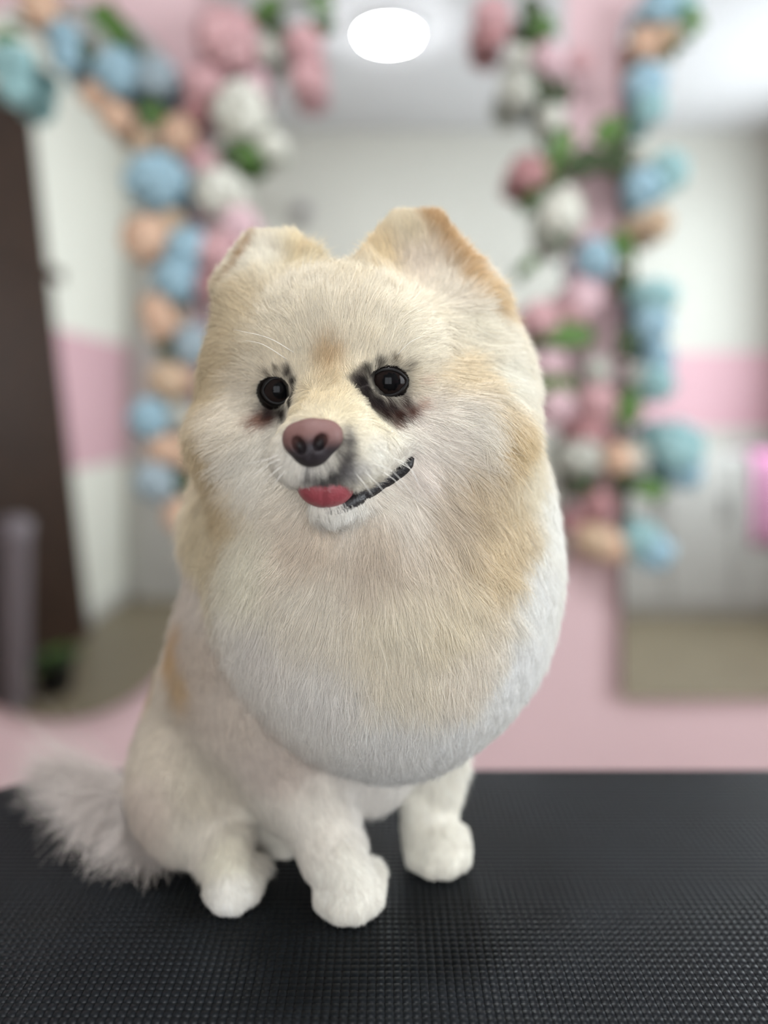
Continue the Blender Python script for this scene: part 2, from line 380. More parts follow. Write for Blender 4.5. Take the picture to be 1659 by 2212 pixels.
def bloom_mesh(seed, colname):
    r = np.random.default_rng(seed); vs, fs, tone = [], [], []
    N = 64
    for i in range(N):
        z = 1 - 1.72 * (i + 0.5) / N; ph = i * 2.39996 + r.uniform(-.15, .15); s = math.sqrt(max(0, 1 - z * z))
        n = np.array([s * math.cos(ph), s * math.sin(ph), z]); ctr = n * (0.40 * r.uniform(0.78, 1.14))
        t = np.cross(n, [0.3, 0.5, 0.81]); t /= np.linalg.norm(t); b2 = np.cross(n, t); tn = r.uniform(0, 1); rot = r.uniform(0, 1.57)
        for k in range(4):
            a = rot + k * math.pi / 2; d = t * math.cos(a) + b2 * math.sin(a); e = -t * math.sin(a) + b2 * math.cos(a); L = 0.185 * r.uniform(.8, 1.15)
            j = len(vs)
            vs += [ctr, ctr + d * L * .6 + e * L * .42 + n * .03, ctr + d * L + n * r.uniform(0, .05), ctr + d * L * .6 - e * L * .42 + n * .03]
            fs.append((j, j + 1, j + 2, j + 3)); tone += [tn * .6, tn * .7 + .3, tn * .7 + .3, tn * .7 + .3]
    # core of the head so that it is not see-through
    j = len(vs)
    for i in range(6):
        th = math.pi * i / 5
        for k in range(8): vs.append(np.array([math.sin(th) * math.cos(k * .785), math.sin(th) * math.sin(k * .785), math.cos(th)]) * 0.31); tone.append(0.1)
    for i in range(5):
        for k in range(8): fs.append((j + i * 8 + k, j + i * 8 + (k + 1) % 8, j + (i + 1) * 8 + (k + 1) % 8, j + (i + 1) * 8 + k))
    me = mesh_from('bloom', vs, fs, False)
    at = me.attributes.new('tone', 'FLOAT', 'POINT'); at.data.foreach_set('value', np.array(tone, np.float32))
    me.materials.append(PM[colname])
    return me
BM = {k: [bloom_mesh(11 * i + j, k) for j in range(2)] for i, k in enumerate(COLS)}
LMl = leaf_mesh(1.0, 0.27, 0.35); LMl.materials.append(M_leaf)
LMd = leaf_mesh(1.0, 0.27, 0.25); LMd.materials.append(M_dleaf)
def garland(label, stem, blooms, leaves):
    Yg = MIRY - 0.05
    root = empty('flower_garland', tuple(P(*stem[0], Yg))); tag(root, label, 'garland')
    for st in ([stem] if not isinstance(stem[0][0], (list, tuple)) else stem):
        pts = spline([P(x, y, MIRY - 0.012) for x, y in st], 40); pts[:, 1] += 0.004 * np.sin(np.arange(40))
        vs, fs = tube(pts, 0.004, 6); link_mesh('stem', mesh_from('stem', vs, fs), M_stem, root)
    for i, (x, y, d, col) in enumerate(blooms):
        dd = d * Yg / F_PX * 1.02
        yb = MIRY - 0.018 - dd * 0.40
        o = bpy.data.objects.new('bloom', BM[col][i % 2]); C.objects.link(o); o.parent = root
        o.matrix_parent_inverse = Matrix.Translation(-root.location)
        o.location = tuple(P(x, y, yb)); o.scale = (dd * random.uniform(.86, 1.14), dd * random.uniform(.86, 1.14), dd * 0.85)
        o.rotation_euler = (math.radians(90) + random.uniform(-.35, .35), 0, random.uniform(-.4, .4))
    for x, y, d, ang, dark in leaves:
        for k in range(3):
            L = d * Yg / F_PX * random.uniform(.8, 1.1)
            o = bpy.data.objects.new('leaf', LMd if dark else LMl); C.objects.link(o); o.parent = root
            o.matrix_parent_inverse = Matrix.Translation(-root.location)
            a = math.radians(ang + (k - 1) * 38 + random.uniform(-8, 8))
            dx, dz = math.cos(a), math.sin(a)
            p = P(x, y, MIRY - 0.045 - random.uniform(0, .03)) - np.array([dx, 0, dz]) * L * 0.5
            o.location = tuple(p); o.scale = (L, L, L)
            yv = Vector((dx, -0.25 + .1 * k, dz)).normalized(); zv = Vector((random.uniform(-.3, .3), -1, random.uniform(-.3, .3))); xv = yv.cross(zv).normalized(); zv = xv.cross(yv)
            o.rotation_euler = Matrix((xv, yv, zv)).transposed().to_euler()
    return root
garland('blue and peach flower garland curving down the edge of the pill mirror',
        [(20, 40), (130, 80), (220, 180), (320, 280), (360, 420), (360, 560), (370, 720), (360, 880), (370, 1010), (392, 1125)],
        [(85, 15, 90, 'peach'), (22, 135, 100, 'teal'), (35, 190, 90, 'teal'), (140, 85, 85, 'blue'), (150, 125, 85, 'blue'), (255, 158, 110, 'blue'), (338, 165, 100, 'greyblue'),
         (210, 205, 78, 'peach'), (252, 255, 78, 'peach'), (385, 290, 84, 'peach'), (310, 305, 60, 'tan'), (340, 392, 132, 'blue'), (312, 515, 108, 'peach'), (368, 480, 66, 'tan'), (405, 540, 95, 'blue'), (380, 600, 104, 'blue'),
         (335, 668, 84, 'peach'), (350, 705, 84, 'peach'), (415, 745, 100, 'greyblue'), (362, 820, 82, 'tan'), (392, 812, 60, 'peach'), (323, 905, 102, 'blue'), (388, 898, 66, 'grey'), (355, 972, 80, 'peach'), (400, 985, 66, 'peach'),
         (338, 1042, 88, 'greyblue'), (390, 1112, 84, 'peach')],
        [(330, 245, 75, -60, False), (320, 210, 60, -120, True), (235, 45, 90, -45, False), (10, 80, 60, 0, False), (355, 755, 45, 180, True), (398, 1040, 60, -30, True), (190, 110, 60, -60, True)])
garland('pink and white flower garland on the left edge of the middle mirror',
        [(700, -20), (600, 10), (520, 60), (460, 160), (500, 300), (470, 420), (490, 520), (440, 640)],
        [(490, 88, 140, 'pink'), (440, 180, 90, 'pink'), (425, 235, 76, 'rose'), (655, 95, 92, 'pink'), (665, 170, 88, 'pink'), (575, 105, 70, 'grey'), (520, 238, 138, 'white'), (585, 312, 66, 'white'),
         (473, 412, 112, 'white'), (435, 350, 70, 'pink'), (500, 455, 60, 'grey'), (515, 482, 84, 'lpink'), (470, 545, 100, 'pink'), (448, 612, 70, 'rose'), (480, 40, 70, 'pink'), (555, 175, 56, 'lpink')],
        [(528, 328, 80, -30, False), (495, 330, 50, 200, True), (575, 20, 80, 60, False), (690, 5, 60, 20, False), (590, 45, 55, -40, True)])
garland('pink, white and green leafy garland on the right edge of the middle mirror',
        [(1060, -10), (1130, 80), (1170, 200), (1180, 330), (1220, 470), (1260, 580), (1230, 720), (1270, 880), (1270, 1020), (1290, 1150)],
        [(1062, 35, 96, 'pink'), (1060, 75, 80, 'rose'), (1120, 120, 60, 'white'), (1185, 130, 84, 'lpink'), (1255, 132, 54, 'pink'), (1118, 195, 92, 'grey'), (1190, 250, 60, 'white'), (1140, 372, 92, 'rose'), (1215, 345, 44, 'pink'),
         (1215, 462, 112, 'white'), (1195, 520, 66, 'grey'), (1285, 562, 100, 'blue'), (1262, 640, 84, 'lpink'), (1235, 672, 76, 'pink'), (1168, 690, 92, 'pink'), (1290, 800, 76, 'grey'),
         (1290, 868, 100, 'pink'), (1205, 875, 84, 'lpink'), (1268, 930, 84, 'rose'), (1255, 985, 96, 'grey'), (1290, 1095, 84, 'rose'), (1285, 1165, 84, 'tan'), (1180, 785, 70, 'lpink'), (1240, 1130, 50, 'rose')],
        [(1150, 30, 80, -80, True), (1175, 52, 66, 0, False), (1165, 190, 80, -30, True), (1215, 310, 74, 70, False), (1190, 362, 70, -50, False), (1155, 418, 50, -60, False), (1315, 280, 80, 70, False), (1262, 350, 100, 20, True), (1330, 340, 90, 70, True),
         (1210, 515, 70, -20, True), (1145, 570, 44, 80, False), (1225, 718, 120, 10, False), (1170, 735, 60, 190, True), (1205, 838, 90, 5, False), (1262, 1042, 80, 10, True), (1215, 200, 60, -60, True)])
garland('blue and peach flower garland hanging down the right mirror edge',
        [(1450, -10), (1390, 90), (1370, 220), (1350, 400), (1370, 560), (1370, 700), (1370, 860), (1360, 1000), (1350, 1180)],
        [(1425, 10, 80, 'blue'), (1470, 15, 70, 'teal'), (1390, 92, 76, 'peach'), (1440, 75, 60, 'tan'), (1395, 180, 88, 'blue'), (1402, 230, 82, 'teal'), (1385, 405, 100, 'blue'), (1440, 372, 86, 'teal'), (1395, 345, 50, 'white'), (1415, 484, 78, 'tan'), (1370, 490, 54, 'tan'),
         (1410, 640, 96, 'teal'), (1408, 700, 92, 'blue'), (1425, 775, 80, 'blue'), (1418, 828, 92, 'teal'), (1375, 812, 58, 'grey'), (1330, 990, 90, 'peach'), (1375, 985, 58, 'white'), (1465, 965, 110, 'teal'), (1478, 1020, 90, 'blue'), (1320, 1180, 76, 'peach'), (1380, 1165, 96, 'teal'), (1410, 1190, 96, 'blue')],
        [(1495, 38, 66, -30, False), (1345, 530, 70, -80, False), (1358, 880, 84, -80, False), (1355, 740, 80, 90, True), (1410, 1055, 80, -20, False), (1345, 610, 70, 90, True), (1350, 1045, 60, 200, True)])

# ================================================================== THE DOG
# ---- skin as a smooth implicit surface, meshed by surface nets
lo = np.array([-0.20, 0.275, TABZ - 0.006]); hi = np.array([0.135, 0.575, CAMZ + 0.125]); RES = 0.0021
nx, ny, nz = (np.ceil((hi - lo) / RES).astype(int) + 1)
gX = (lo[0] + RES * np.arange(nx)).astype(np.float32)[:, None, None]
gY = (lo[1] + RES * np.arange(ny)).astype(np.float32)[None, :, None]
gZ = (lo[2] + RES * np.arange(nz)).astype(np.float32)[None, None, :]
D = np.full((nx, ny, nz), 1.0, np.float32)
def smin(a, b, k):
    h = np.maximum(k - np.abs(a - b), 0) / k
    return np.minimum(a, b) - h * h * k * 0.25
def smax(a, b, k): return -smin(-a, -b, k)
def ell(px, py, Y, rx, ry, rz, yaw=0, roll=0):
    c = P(px, py, Y); dx, dy, dz = gX - c[0], gY - c[1], gZ - c[2]
    if yaw:
        ca, sa = math.cos(yaw), math.sin(yaw); dx, dy = ca * dx + sa * dy, -sa * dx + ca * dy
    if roll:
        ca, sa = math.cos(roll), math.sin(roll); dx, dz = ca * dx + sa * dz, -sa * dx + ca * dz
    k0 = np.sqrt((dx / rx) ** 2 + (dy / ry) ** 2 + (dz / rz) ** 2)
    k1 = np.sqrt((dx / rx ** 2) ** 2 + (dy / ry ** 2) ** 2 + (dz / rz ** 2) ** 2) + 1e-9
    return k0 * (k0 - 1.0) / k1
def cone(a, ra, b, rb):
    a = np.asarray(a); b = np.asarray(b); ab = b - a
    t = np.clip(((gX - a[0]) * ab[0] + (gY - a[1]) * ab[1] + (gZ - a[2]) * ab[2]) / ab.dot(ab), 0, 1)
    d = np.sqrt((gX - a[0] - ab[0] * t) ** 2 + (gY - a[1] - ab[1] * t) ** 2 + (gZ - a[2] - ab[2] * t) ** 2)
    return d - (ra + (rb - ra) * t)
def tri(a, b, c, r):
    a, b, c = map(np.asarray, (a, b, c)); n = np.cross(b - a, c - a); n = n / np.linalg.norm(n)
    p = (gX - a[0], gY - a[1], gZ - a[2]); h = p[0] * n[0] + p[1] * n[1] + p[2] * n[2]
    u = (b - a) / np.linalg.norm(b - a); v = np.cross(n, u)
    x = p[0] * u[0] + p[1] * u[1] + p[2] * u[2]; y = p[0] * v[0] + p[1] * v[1] + p[2] * v[2]
    P2 = [np.zeros(2), np.array([(b - a).dot(u), 0]), np.array([(c - a).dot(u), (c - a).dot(v)])]
    d2 = None; inside = None
    for i in range(3):
        A, B = P2[i], P2[(i + 1) % 3]; e = B - A; t = np.clip(((x - A[0]) * e[0] + (y - A[1]) * e[1]) / e.dot(e), 0, 1)
        dd = (x - A[0] - e[0] * t) ** 2 + (y - A[1] - e[1] * t) ** 2; s = e[0] * (y - A[1]) - e[1] * (x - A[0]) >= 0
        d2 = dd if d2 is None else np.minimum(d2, dd); inside = s if inside is None else inside & s
    d2 = np.where(inside, 0, d2)
    return np.sqrt(d2 + h * h) - r
def U(d, k):
    global D
    D = smin(D, d, k)
EYE_R = P(838, 826, 0.3495); EYE_L = P(599, 844, 0.3608); ER = 0.0098
# head and mane
U(ell(790, 800, 0.407, 0.065, 0.058, 0.046), 0.02)
U(ell(822, 990, 0.414, 0.0775, 0.066, 0.083), 0.02)
U(ell(832, 1235, 0.414, 0.0895, 0.078, 0.101), 0.025)
U(ell(725, 730, 0.372, 0.034, 0.024, 0.028), 0.02)
U(ell(975, 955, 0.377, 0.035, 0.030, 0.033), 0.015)
U(ell(565, 955, 0.389, 0.028, 0.028, 0.032), 0.015)
U(ell(800, 765, 0.363, 0.022, 0.016, 0.013), 0.015)      # brows
U(ell(620, 785, 0.372, 0.018, 0.016, 0.013), 0.015)
U(ell(962, 925, 0.367, 0.030, 0.020, 0.020), 0.010)
U(ell(548, 935, 0.379, 0.024, 0.018, 0.018), 0.010)
# ears (behind the brow)
E1 = tri(P(872, 500, 0.389), P(925, 498, 0.391), P(815, 588, 0.381), 0.0090); E1 = np.minimum(E1, tri(P(925, 498, 0.391), P(1014, 640, 0.397), P(815, 588, 0.381), 0.0090)); E1 = smax(E1, -ell(905, 560, 0.3735, 0.020, 0.007, 0.020), 0.006)
U(E1, 0.012)
E2 = tri(P(558, 540, 0.396), P(612, 546, 0.392), P(522, 618, 0.397), 0.0082); E2 = np.minimum(E2, tri(P(612, 546, 0.392), P(662, 600, 0.384), P(522, 618, 0.397), 0.0082)); E2 = smax(E2, -ell(600, 570, 0.378, 0.014, 0.006, 0.014), 0.006)
U(E2, 0.012)
# fluff joining the ears to the head
U(ell(560, 685, 0.400, 0.0165, 0.028, 0.027), 0.02)
U(ell(996, 705, 0.404, 0.0165, 0.028, 0.025), 0.02)
U(ell(558, 820, 0.402, 0.0225, 0.03, 0.032), 0.015)
U(ell(1022, 840, 0.406, 0.0275, 0.03, 0.034), 0.015)
# muzzle and jaw
U(cone(P(742, 905, 0.352), 0.0235, P(690, 964, 0.3275), 0.0155), 0.012)
U(ell(655, 985, 0.326, 0.0125, 0.012, 0.0115), 0.007)
U(ell(748, 982, 0.330, 0.0150, 0.012, 0.0115), 0.010)
U(cone(P(750, 978, 0.3325), 0.0118, P(845, 960, 0.3495), 0.0115), 0.012)
U(cone(P(800, 1050, 0.353), 0.0125, P(712, 1083, 0.332), 0.0075), 0.008)
D_HEAD = D; D = np.full((nx, ny, nz), 1.0, np.float32)
# neck, torso, hind quarters
U(cone(P(640, 1150, 0.44), 0.057, P(625, 1450, 0.445), 0.055), 0.02)
U(cone(P(580, 1400, 0.462), 0.054, P(470, 1630, 0.475), 0.048), 0.02)
U(cone(P(760, 1400, 0.45), 0.055, P(800, 1640, 0.435), 0.024), 0.02)
U(ell(432, 1680, 0.447, 0.0365, 0.043, 0.0405), 0.012)
U(cone(P(560, 1640, 0.49), 0.05, P(640, 1740, 0.50), 0.03), 0.02)
U(cone(P(610, 1790, 0.455), 0.018, P(560, 1720, 0.46), 0.03), 0.02)
# legs
U(cone(P(600, 1560, 0.432), 0.036, P(650, 1690, 0.420), 0.023), 0.02)
U(cone(P(655, 1690, 0.419), 0.0215, P(715, 1840, 0.401), 0.0150), 0.01)
U(cone(P(715, 1840, 0.401), 0.0148, P(750, 1906, 0.390), 0.0126), 0.006)
U(cone(P(925, 1640, 0.452), 0.020, P(928, 1790, 0.438), 0.0140), 0.01)
U(cone(P(928, 1790, 0.438), 0.0138, P(950, 1832, 0.427), 0.0130), 0.006)
U(cone(P(455, 1740, 0.435), 0.024, P(480, 1825, 0.412), 0.0130), 0.008)
U(cone(P(480, 1825, 0.412), 0.0126, P(494, 1886, 0.399), 0.0116), 0.006)
U(cone(P(690, 1700, 0.50), 0.02, (-0.04, 0.475, TABZ + 0.012), 0.013), 0.01)
# toes
def toes(xs, Yc, r, spread=0.006):
    for i, x in enumerate(xs):
        Yt = Yc + spread * ((i - 1.5) / 1.5) ** 2 * 1.2
        p = np.array([(x - CX) * Yc / F_PX, Yt, TABZ + r * 0.95]); q = p + np.array([0, 0.014, 0.003])
        U(cone(p, r, q, r * 1.05), 0.0035)
toes((708, 737, 768, 795), 0.3820, 0.0078)
toes((906, 934, 965, 991), 0.4185, 0.0075)
toes((463, 485, 508, 528), 0.3890, 0.0070)
# tail root; then the ruff hangs over the body with a clear edge
U(cone(P(330, 1720, 0.478), 0.014, P(215, 1735, 0.497), 0.006), 0.012)
D = smin(D, D_HEAD, 0.005)
for a_, b_2 in zip(((660, 1060, .322), (760, 1055, .329), (800, 1044, .333), (835, 1027, .336)), ((760, 1055, .329), (800, 1044, .333), (835, 1027, .336), (885, 992, .341))):
    D = smax(D, -cone(P(*a_), 0.0035, P(*b_2), 0.0030), 0.003)
D_SOLID = D.copy()
# eye sockets, nose seat
for (ex, ey, eY), sx, sz, rl in (((836, 826, .3495), .0088, .0063, .06), ((600, 844, .3608), .0071, .0062, .02)):
    D = smax(D, -ell(ex, ey, eY, sx, 0.0105, sz, roll=rl), 0.0015)
D = np.maximum(D, (TABZ + 0.0003) - gZ)
def surface_nets(D, lo, res):
    s = D < 0
    nx, ny, nz = D.shape
    acc = np.zeros((nx - 1, ny - 1, nz - 1, 3), np.float32); cnt = np.zeros((nx - 1, ny - 1, nz - 1), np.float32)
    cor = [(i, j, k) for i in (0, 1) for j in (0, 1) for k in (0, 1)]
    sl = lambda A, c: A[c[0]:nx - 1 + c[0], c[1]:ny - 1 + c[1], c[2]:nz - 1 + c[2]]
    tot = sum(sl(s, c).astype(np.int8) for c in cor); act = (tot > 0) & (tot < 8)
    ia = np.argwhere(act)
    Dv = {c: D[ia[:, 0] + c[0], ia[:, 1] + c[1], ia[:, 2] + c[2]] for c in cor}
    ac = np.zeros((len(ia), 3)); cn = np.zeros(len(ia))
    for c1 in cor:
        for ax in range(3):
            if c1[ax]: continue
            c2 = list(c1); c2[ax] = 1; c2 = tuple(c2)
            a, b = Dv[c1], Dv[c2]; x = (a < 0) != (b < 0)
            t = np.where(x, a / np.where(x, a - b, 1), 0)
            p = np.tile(np.array(c1, float), (len(ia), 1)); p[:, ax] = t
            ac[x] += p[x]; cn[x] += 1
    verts = lo + (ia + ac / cn[:, None]) * res
    idx = np.full(act.shape, -1, np.int64); idx[act] = np.arange(len(ia))
    faces = []
    for ax in range(3):
        a = np.moveaxis(s, ax, 0); x = np.argwhere(a[:-1] != a[1:])
        flip = a[:-1][x[:, 0], x[:, 1], x[:, 2]]
        I = np.moveaxis(idx, ax, 0)
        g = (x[:, 1] > 0) & (x[:, 2] > 0) & (x[:, 1] < I.shape[1]) & (x[:, 2] < I.shape[2]); x = x[g]; flip = flip[g]
        q = np.stack([I[x[:, 0], x[:, 1] - 1, x[:, 2] - 1], I[x[:, 0], x[:, 1], x[:, 2] - 1], I[x[:, 0], x[:, 1], x[:, 2]], I[x[:, 0], x[:, 1] - 1, x[:, 2]]], 1)
        if ax == 1: flip = ~flip
        q[~flip] = q[~flip][:, ::-1]
        faces.append(q)
    return verts, np.vstack(faces)
SV, SF = surface_nets(D, lo, RES)
# light smoothing
nb_i = np.concatenate([SF[:, 0], SF[:, 1], SF[:, 2], SF[:, 3]]); nb_j = np.concatenate([SF[:, 1], SF[:, 2], SF[:, 3], SF[:, 0]])
for _ in range(3):
    acc = np.zeros_like(SV); cn = np.zeros(len(SV))
    np.add.at(acc, nb_i, SV[nb_j]); np.add.at(cn, nb_i, 1); np.add.at(acc, nb_j, SV[nb_i]); np.add.at(cn, nb_j, 1)
    SV = SV * 0.5 + 0.5 * acc / cn[:, None]
fn = np.cross(SV[SF[:, 2]] - SV[SF[:, 0]], SV[SF[:, 3]] - SV[SF[:, 1]])
area = 0.5 * np.linalg.norm(fn, axis=1)
vn = np.zeros_like(SV)
for k in range(4): np.add.at(vn, SF[:, k], fn)
vn /= np.linalg.norm(vn, axis=1)[:, None] + 1e-12
tri_idx = np.vstack([SF[:, [0, 1, 2]], SF[:, [0, 2, 3]]])
_sv, _sf = surface_nets(D_SOLID[::2, ::2, ::2], lo, RES * 2)
bvh = BVHTree.FromPolygons([Vector(v) for v in _sv], [tuple(int(i) for i in t) for t in np.vstack([_sf[:, [0, 1, 2]], _sf[:, [0, 2, 3]]])])
CAMP = np.array([0, 0, CAMZ])
def hit(px, py, Ydef=0.40):
    d = Vector(((px - CX) / F_PX, 1.0, -(py - HOR) / F_PX)).normalized()
    h = bvh.ray_cast(Vector(CAMP), d)
    if h[0] is not None: return np.array(h[0])
    return np.array(bvh.find_nearest(Vector(P(px, py, 0.465 if (px < 480 and py > 1250) else Ydef)))[0])

# ---- colour of the coat: soft regions, some fold shade painted in, then sharper markings
REG = [  # px, py, colour; cheek tones mix pigment with shade of the folds
    (720, 700, (232, 222, 202)), (640, 640, (236, 226, 206)), (860, 660, (236, 226, 206)), (760, 600, (232, 220, 196)), (520, 680, (216, 198, 166)),
    (470, 800, (208, 188, 154)), (450, 950, (206, 184, 148)), (520, 900, (232, 222, 206)), (560, 980, (236, 230, 220)), (480, 1060, (208, 186, 148)), (460, 1150, (224, 208, 176)),
    (900, 740, (238, 230, 212)), (1000, 720, (240, 233, 216)), (1060, 800, (242, 238, 226)), (980, 800, (224, 206, 174)), (1000, 900, (238, 232, 222)), (930, 930, (240, 232, 224)),
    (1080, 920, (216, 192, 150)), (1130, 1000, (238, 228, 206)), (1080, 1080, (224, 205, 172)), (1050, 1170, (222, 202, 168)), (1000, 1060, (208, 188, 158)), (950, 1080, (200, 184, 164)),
    (1180, 1100, (244, 243, 238)), (1150, 1250, (244, 244, 242)), (880, 1000, (238, 228, 222)), (850, 1070, (238, 230, 220)), (740, 1110, (242, 240, 236)),
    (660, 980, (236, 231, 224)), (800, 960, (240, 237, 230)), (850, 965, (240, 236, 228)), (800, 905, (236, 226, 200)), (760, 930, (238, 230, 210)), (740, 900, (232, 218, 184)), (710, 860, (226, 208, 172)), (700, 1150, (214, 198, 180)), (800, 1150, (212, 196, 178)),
    (560, 1200, (232, 226, 208)), (700, 1250, (232, 224, 210)), (850, 1300, (230, 220, 200)), (950, 1300, (230, 218, 194)), (1000, 1400, (238, 228, 214)), (880, 1400, (234, 224, 206)),
    (560, 1350, (234, 228, 222)), (700, 1450, (238, 234, 230)), (850, 1550, (240, 238, 236)), (1000, 1550, (243, 242, 241)), (1120, 1420, (245, 245, 245)), (850, 1660, (240, 239, 238)),
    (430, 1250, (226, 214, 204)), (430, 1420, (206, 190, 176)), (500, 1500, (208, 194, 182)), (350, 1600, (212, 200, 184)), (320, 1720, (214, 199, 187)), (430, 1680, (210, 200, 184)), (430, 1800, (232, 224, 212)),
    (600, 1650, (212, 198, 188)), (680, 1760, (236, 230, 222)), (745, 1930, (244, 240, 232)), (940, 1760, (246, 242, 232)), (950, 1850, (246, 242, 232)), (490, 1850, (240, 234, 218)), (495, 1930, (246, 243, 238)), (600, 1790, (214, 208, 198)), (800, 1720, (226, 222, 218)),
    (880, 500, (228, 214, 186)), (900, 570, (234, 220, 204)), (830, 560, (228, 206, 166)), (980, 620, (232, 222, 206)), (590, 560, (240, 234, 220)), (640, 560, (232, 214, 174))]
PATCH = [  # px, py, radius px, colour, strength  (real pigment of the hair)
    (710, 790, 38, (184, 142, 88), .75), (705, 830, 30, (206, 176, 128), .5), (930, 468, 24, (178, 130, 78), .95), (950, 492, 30, (184, 136, 82), .95), (972, 525, 34, (192, 144, 88), .95), (992, 562, 34, (200, 152, 94), .95), (1014, 598, 32, (208, 162, 104), .95), (1040, 636, 36, (214, 172, 112), .9), (1076, 662, 36, (218, 180, 122), .9), (1100, 680, 20, (222, 188, 134), .7), (800, 545, 24, (222, 192, 142), .6), (660, 560, 18, (232, 200, 150), .6),
    (545, 512, 13, (166, 122, 76), .95), (532, 532, 15, (170, 126, 80), .95), (520, 555, 16, (176, 134, 88), .95), (508, 580, 16, (186, 146, 98), .9), (496, 604, 15, (200, 166, 120), .7),
    (340, 1450, 50, (208, 164, 108), .75), (380, 1390, 52, (206, 158, 98), .85), (395, 1460, 45, (202, 160, 104), .8), (300, 1500, 25, (216, 176, 122), .5), (400, 1330, 25, (208, 160, 104), .7),
    (896, 868, 15, (190, 134, 108), .6), (846, 904, 15, (128, 78, 60), .7), (878, 880, 20, (104, 58, 44), .95), (800, 866, 24, (50, 40, 38), 1.), (822, 880, 26, (54, 38, 34), 1.), (850, 886, 24, (64, 38, 31), 1.), (785, 848, 22, (40, 33, 33), 1.), (812, 860, 18, (46, 39, 39), 1.), (838, 866, 18, (58, 46, 44), 1.), (864, 862, 16, (84, 66, 60), .95), (790, 832, 20, (40, 34, 34), 1.), (782, 826, 16, (40, 34, 34), .9), (766, 826, 12, (80, 70, 66), .8), (796, 808, 13, (50, 42, 40), .95), (818, 793, 10, (60, 50, 42), .9), (845, 788, 9, (104, 84, 56), .8), (870, 796, 8, (90, 76, 62), .7), (780, 810, 11, (110, 98, 92), .5), (896, 822, 8, (206, 150, 126), .5),
    (574, 902, 18, (150, 92, 68), .85), (592, 898, 18, (96, 56, 44), 1.), (590, 882, 20, (60, 46, 44), 1.), (612, 882, 18, (48, 40, 38), 1.), (632, 856, 16, (44, 38, 36), 1.), (636, 834, 13, (48, 42, 40), 1.), (624, 814, 13, (52, 44, 42), .95), (602, 806, 9, (90, 74, 54), .8), (582, 812, 7, (110, 94, 74), .7), (622, 800, 9, (120, 108, 96), .4),
    (740, 928, 15, (130, 122, 120), .6), (742, 952, 18, (84, 78, 80), .85), (740, 980, 18, (76, 70, 72), .9), (735, 1002, 18, (78, 72, 74), .9), (715, 1014, 20, (66, 62, 64), .95), (690, 1022, 18, (64, 60, 62), .95), (664, 1014, 15, (92, 86, 88), .85), (748, 1014, 20, (120, 116, 118), .75), (770, 1000, 18, (180, 176, 176), .5), (720, 1034, 14, (84, 78, 80), .8)]
def field_xyz(L): return np.array([hit(a[0], a[1]) for a in L])
REGP = field_xyz(REG); REGC = np.array([np.minimum(lin(a[2]) ** 0.80 * [1.0, 0.985, 0.95], 0.97) for a in REG])
PATP = field_xyz(PATCH)
def coat_colour(X, skin=False):
    out = np.zeros((len(X), 3))
    for s in range(0, len(X), 40000):
        x = X[s:s + 40000]; d2 = ((x[:, None] - REGP[None]) ** 2).sum(2)
        w = 1.0 / (d2 + 0.008 ** 2) ** 2.2; c = (w @ REGC) / w.sum(1)[:, None]
        for (px, py, r, col, st), p in zip(PATCH, PATP):
            rr = r * p[1] / F_PX; dd = ((x - p) ** 2).sum(1); a = st * np.exp(-(dd / (rr * rr)) ** 1.4 * 0.9)
            c = c * (1 - a[:, None]) + (lin(col) ** (0.75 if col[0] > 160 else 1.0) * 0.85 + 0.15 * lin(col).mean()) * a[:, None]
        for e in (EYE_R, EYE_L) if skin else ():
            de = np.sqrt(((x - e) ** 2).sum(1)); a = np.clip((0.0140 - de) / 0.0015, 0, 1)[:, None] * 0.97
            c = c * (1 - a) + lin((12, 9, 9)) * a
        out[s:s + 40000] = c
    return out
skin_c = coat_colour(SV, True)
def set_col(me, cols, name='coat'):
    at = me.attributes.new(name, 'FLOAT_COLOR', 'POINT')
    at.data.foreach_set('color', np.concatenate([cols, np.ones((len(cols), 1))], 1).astype(np.float32).ravel())
me = bpy.data.meshes.new('dog'); me.vertices.add(len(SV)); me.vertices.foreach_set('co', SV.astype(np.float32).ravel())
me.loops.add(len(SF) * 4); me.loops.foreach_set('vertex_index', SF.astype(np.int32).ravel())
me.polygons.add(len(SF)); me.polygons.foreach_set('loop_start', np.arange(0, len(SF) * 4, 4, dtype=np.int32))
me.polygons.foreach_set('use_smooth', np.ones(len(SF), bool)); me.update(calc_edges=True)
set_col(me, skin_c * 0.92)
M_skin = attr_mat('dog_undercoat', 'coat', 0.9, 0.1)
dog = link_mesh('dog', me, M_skin)
tag(dog, 'cream and white fluffy dog sitting on the black table with tongue out', 'dog')

